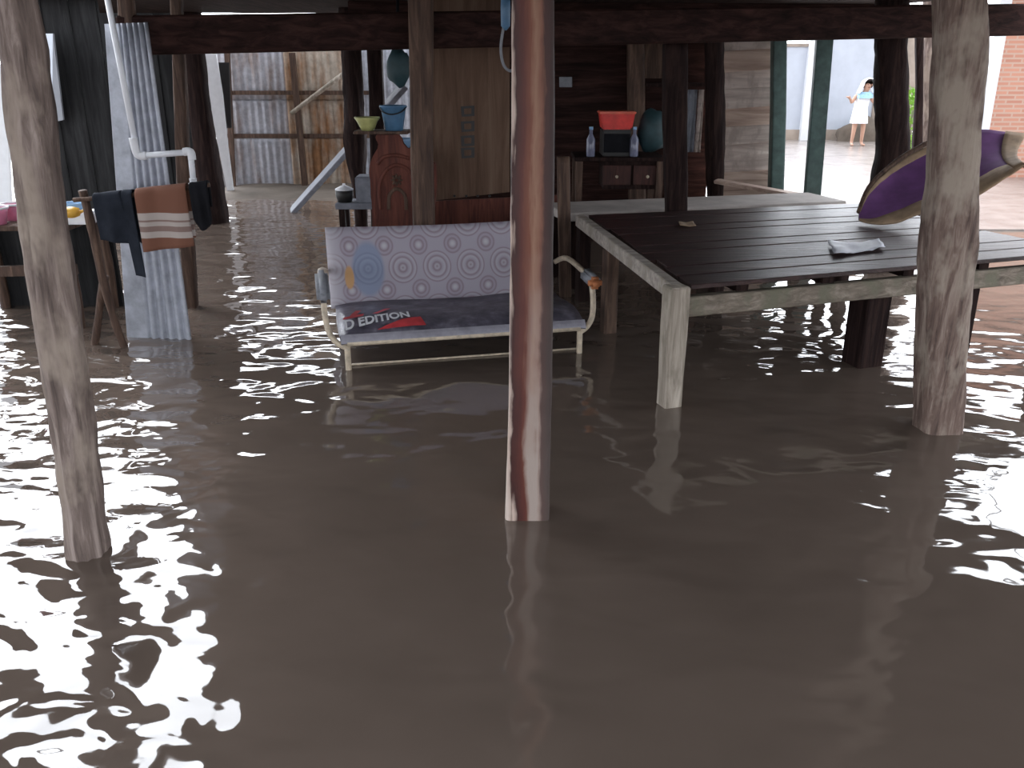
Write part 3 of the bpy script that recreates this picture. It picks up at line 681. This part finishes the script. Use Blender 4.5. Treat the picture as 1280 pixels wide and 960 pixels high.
for px in (568, 583, 597, 612): obj('nail', lathe(B(), P(px, 245, 6.29), [(.004, -.008), (.009, -.004), (.009, .004), (.004, .008)], 8), M['iron'], pn)
kb = B(); prism(kb, [P(536, 252, 6.6), P(700, 244, 6.6), (P(700, 244, 6.6).x, 6.6, GROUND), (P(536, 244, 6.6).x, 6.6, GROUND)], (0, .03, 0)); tag(obj('red_board', kb, M['redw']), 'dark red board standing below the plywood panel', 'board')
kb = B(); pts = [P(630, 30, 5.2), P(626, 60, 5.2), P(630, 82, 5.2), P(640, 88, 5.2), P(646, 70, 5.2), P(645, 30, 5.2)]; tube(kb, smoothpath(pts, 6), .008, 8); tag(obj('cable_loop', kb, M['greyp'], smooth=True), 'loop of grey cable hanging behind the red squared post', 'cable')
kb = B(); lathe(kb, P(632, 38, 4.6), [(.005, 0), (.022, .02), (.024, .1), (.02, .19)], 12); tag(obj('blue_bottle', kb, M['blue'], smooth=True), 'small blue item tucked under the floor by the red squared post', 'bottle')

# carved wooden headboard
CY = 6.0
def cp(px, py): return P(px, py, CY)
cv = thing('carved_headboard', 'reddish brown carved wooden headboard behind the sofa', 'headboard', P(500, 290, CY)); cv.location.z = GROUND; W[cv.name] = cv.location.copy()
out = [(467, 340), (466, 300), (466, 262), (463, 245), (464, 232), (461, 218), (462, 205), (467, 193), (473, 186), (474, 180), (469, 174), (470, 168), (497, 167), (503, 174), (503, 180), (508, 186), (528, 192), (545, 205), (546, 232), (543, 262), (543, 340)]
kb = B(); prism(kb, [cp(*p_) for p_ in out], (0, .05, 0))
for v in kb.verts:
    if v.co.z < .25: v.co.z = GROUND
obj('panel', bev(kb, .006, 2), M['redw'], cv)
for k, pts in enumerate(([(476, 262), (474, 235), (482, 214), (496, 206), (512, 214), (520, 238), (518, 262)], [(486, 262), (487, 244), (496, 236), (506, 244), (508, 262)], [(472, 205), (480, 196), (496, 194), (512, 198)])):
    obj('carved_scroll', tube(B(), smoothpath([cp(*p_) + Vector((0, -.004, 0)) for p_ in pts], 6), .012, 8), M['redw'] if k != 1 else M['brown'], cv, smooth=True)
lo = cp(496, 225); kb = B()
for k in range(8):
    a_ = 2 * pi * k / 8; tube(kb, [lo + Vector((.012 * cos(a_), -.006, .012 * sin(a_))), lo + Vector((.04 * cos(a_), -.01, .04 * sin(a_)))], [.012, .005], 8)
obj('carved_rosette', kb, M['brown'], cv, smooth=True)
zsh = cp(480, 168).z + .005
kb = B(); a = P(444, 169, CY); b_ = P(512, 169, CY); box(kb, ((a.x + b_.x) / 2, CY + .03, zsh + .01), (b_.x - a.x, .2, .02)); tag(obj('shelf_board', bev(kb, .004, 1), M['brown']), 'narrow shelf board on top of the carved headboard', 'shelf')
c = P(460, 168, CY); c.z = zsh + .02; kb = B(); bowl(kb, c, [(.04, 0), (.055, .03), (.07, .06), (.085, .08), (.083, .085)]); tag(obj('yellow_bowl', kb, M['lime'], smooth=True), 'pale yellow bowl on the narrow shelf', 'bowl')
c = P(493, 168, CY); c.z = zsh + .02
bk_ = thing('bucket', 'blue plastic bucket on the narrow shelf beside the yellow bowl', 'bucket', c)
kb = B(); bowl(kb, c, [(.058, 0), (.072, .08), (.082, .145), (.09, .15), (.09, .158)]); obj('body', kb, M['blue'], bk_, smooth=True)
kb = B(); tube(kb, smoothpath([c + Vector((-.088, 0, .15)), c + Vector((-.06, -.07, .12)), c + Vector((0, -.1, .105)), c + Vector((.06, -.07, .12)), c + Vector((.088, 0, .15))], 5), .004, 6); obj('handle', kb, M['iron'], bk_, smooth=True)
c = P(503, 185, 6.25)
st = thing('tall_stool', 'tall dark stool behind the headboard carrying the blue basin', 'stool', Vector((c.x, c.y, GROUND)))
kb = B(); box(kb, c - zv(.015), (.2, .2, .03)); obj('seat', kb, M['brown'], st)
for x_ in (-.08, .08):
    for y_ in (-.08, .08): kb = B(); box(kb, Vector((c.x + x_, c.y + y_, (GROUND + c.z - .03) / 2)), (.03, .03, c.z - .03 - GROUND)); obj('leg', kb, M['dark'], st)
kb = B(); bowl(kb, c, [(.05, 0), (.07, .05), (.08, .065)]); tag(obj('blue_basin', kb, M['lblue'], smooth=True), 'small blue basin behind the shoulder of the headboard', 'basin')
def blob(c, sx, sy, sz, seed, rough=.2):
    bm = B(); bmesh.ops.create_icosphere(bm, subdivisions=3, radius=1)
    for v in bm.verts:
        k = 1 + rough * noise.noise(v.co * 1.7 + Vector((seed, 0, 0))); v.co = Vector(c) + Vector((v.co.x * sx * k, v.co.y * sy * k, v.co.z * sz * k))
    return bm
hb = thing('hanging_bag', 'dark bag hanging from the floor above the blue bucket', 'bag', P(498, 105, 6.1))
obj('bag', blob(P(498, 84, 6.1), .075, .06, .12, 4), M['teal'], hb, smooth=True); obj('strap', tube(B(), [P(498, 66, 6.1), P(497, 40, 6.1), P(497, -5, 6.1)], .01, 8), M['black'], hb, smooth=True)
# low bench with grey crate and pots
bn = thing('low_bench', 'low blue-grey bench in the water near the sloping plank', 'bench', P(448, 262, 7.6)); bn.location.z = GROUND; W[bn.name] = bn.location.copy()
a, b_ = P(420, 257, 7.6), P(520, 257, 7.6)
kb = B(); box(kb, ((a.x + b_.x) / 2, 7.7, a.z), (b_.x - a.x, .3, .05)); obj('top', bev(kb), M['slate'], bn)
for x in (a.x + .05, b_.x - .05):
    for y in (7.6, 7.8): 
        kb = B(); box(kb, (x, y, (GROUND + a.z - .02) / 2), (.05, .05, a.z - .02 - GROUND)); obj('leg', kb, M['dark'], bn)
zb = a.z + .025
c = P(459, 250, 7.68); c.z = zb
kb = B(); box(kb, c + zv(.11), (.16, .2, .22)); bev(kb, .012, 2); tag(obj('grey_crate', kb, M['slate']), 'grey plastic box on the low blue-grey bench', 'box')
c = P(431, 250, 7.65); c.z = zb
pt_ = thing('cooking_pot', 'small dark pot with pale lid on the low bench', 'pot', c); kb = B(); bowl(kb, c, [(.06, 0), (.075, .05), (.075, .1)]); obj('body', kb, M['iron'], pt_, smooth=True); kb = B(); lathe(kb, c + zv(.1), [(.078, 0), (.078, .01), (.03, .035), (.012, .04), (.012, .055)], 16); obj('lid', kb, M['white'], pt_, smooth=True)

# table with drawers against the dark back wall
DY = 7.0
dt = thing('side_table', 'dark wooden table with drawers at the back under the red box', 'table', P(775, 262, DY)); dt.location.z = GROUND; W[dt.name] = dt.location.copy()
zt = P(775, 196, DY).z; xa, xb = P(718, 196, DY).x, P(832, 196, DY).x
kb = B(); box(kb, ((xa + xb) / 2, DY + .2, zt - .015), (xb - xa, .5, .03)); obj('tabletop', bev(kb, .005, 1), M['dark'], dt)
kb = B(); box(kb, ((xa + xb) / 2 + .1, DY + .22, zt - .14), ((xb - xa) * .62, .4, .22)); obj('body', kb, M['dark'], dt)
for k in range(2):
    cx = (xa + xb) / 2 - .02 + k * .24; kb = B(); box(kb, (cx, DY + .01, zt - .14), (.22, .02, .15)); dw = obj('drawer', bev(kb, .004, 1), M['darkred'], dt)
    kb = B(); lathe(kb, (cx, DY - .012, zt - .15), [(.004, -.012), (.012, -.006), (.012, .006), (.004, .012)], 10); obj('knob', kb, M['cream'], dw, smooth=True)
for x in (xa + .04, xb - .04):
    for y in (DY, DY + .4): kb = B(); box(kb, (x, y, (GROUND + zt - .03) / 2), (.05, .05, zt - .03 - GROUND)); obj('leg', kb, M['brown'], dt)
c = P(768, 196, DY + .15); c.z = zt
tv = thing('dark_cabinet_box', 'black box on the back table carrying the red box', 'box', c); kb = B(); box(kb, c + zv(.1), (.22, .24, .2)); obj('body', bev(kb, .01, 2), M['iron'], tv)
kb = B(); prism(kb, [c + Vector((x, -.124, z)) for x, z in ((-.1, .03), (.1, .03), (.1, .17), (-.1, .17))], (0, -.004, 0)); obj('front_panel', kb, M['black'], tv)
rc = c + Vector((0, -.03, .2)); rbx = thing('red_basket', 'bright red plastic basket on the black box', 'basket', rc)
kb = B(); hexa(kb, [rc + Vector((x, y, 0)) for x, y in ((-.115, -.09), (.115, -.09), (.115, .09), (-.115, .09))], [rc + Vector((x, y, .13)) for x, y in ((-.135, -.1), (.135, -.1), (.135, .1), (-.135, .1))]); bev(kb, .012, 2); obj('body', kb, M['red'], rbx)
kb = B(); box(kb, rc + zv(.125), (.285, .215, .018)); obj('rim', bev(kb, .006, 2), plain('orange_red_rim', (.7, .12, .06), .35), rbx)
c = P(815, 196, DY + .12); c.z = zt; tag(obj('teal_bag', blob(c + zv(.185), .12, .1, .17, 9), M['teal'], smooth=True), 'dark teal bag standing on the back table', 'bag')
for px, lab in ((738, 'clear bottle standing at the end of the back table'), (792, 'bluish bottle between the black box and the teal bag')):
    c = P(px, 196, DY + .02); c.z = zt; t = thing('bottle', lab, 'bottle', c)
    kb = B(); lathe(kb, c, [(.03, 0), (.034, .01), (.034, .13), (.013, .17), (.013, .2)], 14); obj('body', kb, M['glass'], t, smooth=True)
    kb = B(); lathe(kb, c + zv(.2), [(.015, 0), (.015, .022)], 12); obj('cap', kb, M['lblue'], t, smooth=True)
kb = B(); a = [P(699, 96, 8.24), P(715, 96, 8.24), P(715, 109, 8.24), P(699, 109, 8.24)]; prism(kb, a, (0, -.02, 0)); sw = tag(obj('wall_switch', bev(kb, .004, 1), M['greyp']), 'pale square switch box on the dark back wall', 'switch')
kb = B(); a, b_ = P(806, 106, 8.1), P(880, 106, 8.1); box(kb, ((a.x + b_.x) / 2, 8.14, a.z), (b_.x - a.x, .2, .03)); tag(obj('wall_shelf', kb, M['dark']), 'dark narrow wall shelf high on the back wall', 'shelf')
kb = B(); a = [P(806, 45, 8.2), P(832, 45, 8.2), P(832, 98, 8.2), P(806, 98, 8.2)]; prism(kb, a, (0, -.02, 0)); tag(obj('wall_card', kb, M['brown']), 'brown card pinned above the narrow wall shelf', 'card')
for px, w_, lab in ((866, 12, 'grey narrow strip standing in for a slit of light by the slim dark post'), (877, 7, 'pale narrow strip standing in for a slit of light by the knotty dark post')):
    a0, b0 = P(px - w_ / 2, 112, 7.9), P(px + w_ / 2, 112, 7.9); zl = P(px, 190, 7.9).z  # thin slits of light, put in as grey and pale strips
    kb = sheet(B(), lambda u, v: a0.lerp(b0, u) + Vector((0, .01 * sin(u * 9 + v * 2), (zl - a0.z) * v)), 8, 10, .005); tag(obj('painted_light_slit', kb, M['slate'] if w_ > 9 else M['wallp'], smooth=True), lab, 'cloth')

# ------------------------------------------------------------------ yard beyond
ym, nt, b = newmat('wet_pavement'); f = noi(nt, coords(nt, (1, 1, 1)), 3, 5)
L(nt, ramp(nt, f, [(.3, (.2, .17, .155)), (.7, (.3, .265, .245))]), b.inputs['Base Color']); b.inputs['Roughness'].default_value = .25; bump(nt, b, noi(nt, coords(nt, (1, 1, 1)), 25, 3), .3, .01)
yb = B(); prism(yb, [(1.9, 8.4, GROUND), (14, 8.4, GROUND), (14, 19, GROUND), (1.9, 19, GROUND)], (0, 0, .315)); struct('pavement', yb, ym)
WY = 18.9
yw = thing('yard_wall', 'blue-grey rendered yard wall behind the person', 'wall', P(1040, 178, WY)); yw.location.z = 0; W[yw.name] = yw.location.copy()
def wallseg(name, pa, pb, top, mat, y=WY, z0=0, th=.15):
    a, b_ = P(pa, 100, y), P(pb, 100, y); kb = B(); box(kb, ((a.x + b_.x) / 2, y + th / 2, (z0 + top) / 2), (b_.x - a.x, th, top - z0)); return obj(name, kb, M[mat], yw)
wallseg('low_panel', 955, 1012, 1.82, 'bwall'); wallseg('pier', 1008, 1032, 2.4, 'wcol', WY - .12, 0, .3); wallseg('tall_panel', 1032, 1098, 2.5, 'bwall')
wallseg('side_panel', 1096, 1150, 2.6, 'bwall2', WY - .05)
wallseg('base_course', 955, 1098, .22, 'bwall2', WY - .03, 0, .03); wallseg('coping', 950, 1012, 1.88, 'bwall2', WY - .03, 1.82, .22)
tag(obj('dirt_mound', blob(P(1072, 176, 18.55) * 1, .5, .17, .45, 3, .3), M['mud'], smooth=True), 'dark mound against the yard wall behind the person', 'mound')
# brick house on the right
bmn, nt, b = newmat('red_brick'); br = N(nt, 'ShaderNodeTexBrick'); L(nt, coords(nt, (1, 1, 1), rot=(pi / 2, 0, 0)), br.inputs['Vector'])
br.inputs['Color1'].default_value = (.55, .27, .19, 1); br.inputs['Color2'].default_value = (.45, .21, .15, 1); br.inputs['Mortar'].default_value = (.5, .34, .27, 1)
br.inputs['Scale'].default_value = 1; br.inputs['Brick Width'].default_value = .23; br.inputs['Row Height'].default_value = .058; br.inputs['Mortar Size'].default_value = .012
L(nt, br.outputs['Color'], b.inputs['Base Color']); b.inputs['Roughness'].default_value = .9
HY = 12.5
bh = thing('brick_house', 'red brick house wall with white corner at right', 'house', P(1290, 230, HY)); bh.location.z = 0; W[bh.name] = bh.location.copy()
a, b_ = P(1240, 100, HY), P(1460, 100, HY)
kb = B(); box(kb, ((a.x + b_.x) / 2, HY + .1, 1.3), (b_.x - a.x, .2, 2.6)); obj('brick_wall', kb, bmn, bh)
a, b_ = P(1229, 100, HY), P(1243, 100, HY); kb = B(); box(kb, ((a.x + b_.x) / 2, HY + .06, 1.3), (b_.x - a.x, .32, 2.6)); obj('corner_pier', kb, M['wcol'], bh)
kb = B(); box(kb, (P(1340, 0, HY).x, HY, 2.66), (3.2, .9, .1)); obj('eave', kb, M['shedtin'], bh)
kb = B(); a, b_ = P(1205, 160, 14), P(1232, 160, 14); box(kb, ((a.x + b_.x) / 2, 14.1, .42), (b_.x - a.x, .2, .85)); tag(obj('white_block', bev(kb), M['white']), 'low white block beside the brick house corner', 'block')
kb = B(); tube(kb, [P(1224, 240, 15.5), P(1226, 60, 15.5)], .17, 12); tag(obj('porch_column', kb, M['bwall2'], smooth=True), 'brown column between the thick post and the brick house', 'column')
# bush
bu_ = thing('green_bush', 'bright green leafy bush seen between the dark posts', 'bush', P(1139, 205, 14.5)); bu_.location.z = 0.015; W[bu_.name] = bu_.location.copy()
c = P(1139, 150, 14.5); kb = B(); random.seed(7)
for i in range(420):
    th_ = random.uniform(0, 2 * pi); ph = random.uniform(-1, 1); r_ = random.uniform(.5, 1) ** .5
    q = c + Vector((.3 * r_ * cos(th_) * sqrt(1 - ph * ph), .3 * r_ * sin(th_) * sqrt(1 - ph * ph), .6 * r_ * ph - .1))
    d = Vector((random.gauss(0, 1), random.gauss(0, 1), random.gauss(.3, .6))).normalized(); s = d.cross(Vector((random.random(), random.random(), .3))).normalized()
    l = random.uniform(.08, .14); vs = [kb.verts.new(p_) for p_ in (q, q + d * l * .5 + s * l * .25, q + d * l, q + d * l * .5 - s * l * .25)]; kb.faces.new(vs)
fo = obj('foliage', kb, M['leaf'], bu_)
kb = B()
for k in range(5): tube(kb, [Vector((c.x + .05 * (k - 2), 14.5, .02)), Vector((c.x + .1 * (k - 2), 14.5 + .05 * (k % 2), c.z + .2))], .015, 6)
obj('stem', kb, M['stem'], bu_, smooth=True)

# ------------------------------------------------------------------ person
PY = 18.0
foot = G(1070, 182, .015); PY = foot.y
pr = thing('person', 'person in pale dress with white towel over head, arms held out', 'person', foot)
k = 1.32 / 1.32
sk = bpy.data.meshes.new('body')
V_ = []; E_ = []; R_ = []
def jt(p_, r, par=None):
    V_.append(p_); R_.append(r); i = len(V_) - 1
    if par is not None: E_.append((par, i))
    return i
pel = jt((0, 0, .64), .085); waist = jt((0, 0, .78), .08, pel); chest = jt((.01, -.02, .93), .095, waist); neck = jt((.03, -.05, 1.05), .04, chest)
hd = jt((.045, -.09, 1.13), .075, neck); jt((.05, -.11, 1.22), .07, hd)
for s in (-1, 1):
    hip = jt((s * .075, 0, .6), .07, pel); kn = jt((s * .09, -.02, .34), .048, hip); an = jt((s * .1, .01, .06), .03, kn); hl = jt((s * .105, -.03, .025), .026, an); jt((s * .12, -.14, .02), .02, hl)
    sh = jt((s * .14 + .01, -.02, .98), .045, chest); el = jt((s * .22, -.05, .84), .033, sh); wr_ = jt((s * .285, -.13, .92), .024, el); pm = jt((s * .32, -.15, .945), .026, wr_)
    for f_ in range(4): a1 = jt((s * (.355 + .006 * (f_ % 2)), -.175 + .018 * f_, .96), .009, pm); jt((s * (.385 - .006 * abs(f_ - 1.5)), -.18 + .02 * f_, .955), .007, a1)
    t1 = jt((s * .31, -.185, .96), .01, pm); jt((s * .33, -.205, .975), .008, t1)
sk.from_pydata([tuple(v) for v in V_], E_, [])
tmp = bpy.data.objects.new('tmp', sk); COL.objects.link(tmp)
ms = tmp.modifiers.new('Skin', 'SKIN'); ms.use_smooth_shade = True
for i, r in enumerate(R_): sk.skin_vertices[0].data[i].radius = (r, r)
sk.skin_vertices[0].data[0].use_root = True
sb = tmp.modifiers.new('Sub', 'SUBSURF'); sb.levels = 2
bpy.context.view_layer.update()
me = bpy.data.meshes.new_from_object(tmp.evaluated_get(bpy.context.evaluated_depsgraph_get())); bm = B(); bm.from_mesh(me)
# nose and ears on the head
hc = Vector((.048, -.1, 1.18))
for c_, s3 in (((0, -.082, -.01), (.012, .018, .018)), ((-.078, 0, 0), (.012, .02, .028)), ((.078, 0, 0), (.012, .02, .028))):
    g3 = bmesh.ops.create_icosphere(bm, subdivisions=2, radius=1)
    for v in g3['verts']: v.co = hc + Vector(c_) + Vector((v.co.x * s3[0], v.co.y * s3[1], v.co.z * s3[2]))
for v in bm.verts: v.co += foot
bpy.data.objects.remove(tmp); bpy.data.meshes.remove(me)
body = obj('body', bm, M['skin'], pr, smooth=True)
for s in (-1, 1):
    kb = B(); g3 = bmesh.ops.create_icosphere(kb, subdivisions=2, radius=.009)
    for v in g3['verts']: v.co += foot + hc + Vector((s * .03, -.072, .012))
    obj('eye', kb, M['hair'], body, smooth=True)
kb = B(); box(kb, foot + hc + Vector((0, -.074, -.045)), (.035, .008, .008)); obj('mouth', bev(kb, .002, 1), M['redw'], body)
def shell(rows, n=28, seed=0, amp=.01):
    rs = []
    for cx, cy, z, rx, ry in rows:
        rs.append([foot + Vector((cx + rx * cos(t) * (1 + amp * sin(7 * t + seed)), cy + ry * sin(t) * (1 + amp * sin(7 * t + seed)), z)) for t in [2 * pi * q / n for q in range(n)]])
    return rings(B(), rs, False)
kb = shell([(.0, 0, .44, .175, .14), (0, 0, .5, .17, .14), (0, -.0, .6, .155, .125), (.0, 0, .75, .135, .11), (.01, -.01, .88, .14, .115), (.01, -.02, .97, .15, .11), (.02, -.03, 1.02, .09, .08), (.03, -.05, 1.05, .06, .06)], amp=.05)
obj('dress', kb, M['dress'], pr, smooth=True)
kb = shell([(.03, -.05, .93, .165, .13), (.03, -.05, 1.0, .16, .12), (.03, -.055, 1.05, .1, .09)], amp=.04); obj('collar', kb, M['bluecloth'], pr, smooth=True)
kb = B(); g3 = bmesh.ops.create_uvsphere(kb, u_segments=20, v_segments=14, radius=1)
bmesh.ops.delete(kb, geom=[v for v in kb.verts if v.co.y < -.35 and v.co.z < .45 or v.co.z < -.75], context='VERTS')
for v in kb.verts: v.co = foot + hc + Vector((v.co.x * .095, v.co.y * .1 + .012, v.co.z * .105 + .01))
obj('hair', kb, M['hair'], pr, smooth=True)
def tow(u, v):   # towel over the head falling on the shoulders
    th_ = pi * (.02 + 1.0 * u) - 0; x = cos(pi * u)
    yy = -.1 + .24 * v; c_ = hc
    if abs(x) < .99: pass
    rad = .115 + .015 * sin(v * 5)
    ang = pi * (1.45 * u - .225)
    px_, pz = rad * cos(pi - ang), rad * sin(pi - ang) if 0 <= ang <= pi else None
    if pz is None:
        e_ = (-ang if ang < 0 else ang - pi) / pi; sg = -1 if ang < 0 else 1; px_ = sg * (rad + .3 * e_); pz = -e_ * .75
    return foot + c_ + Vector((px_, yy + .015 * noise.noise(Vector((u * 8, v * 4, 2))), pz + .01))
obj('towel', sheet(B(), tow, 40, 10, .008), M['towel'], pr, smooth=True)

pr.scale = (.94, .94, .94)
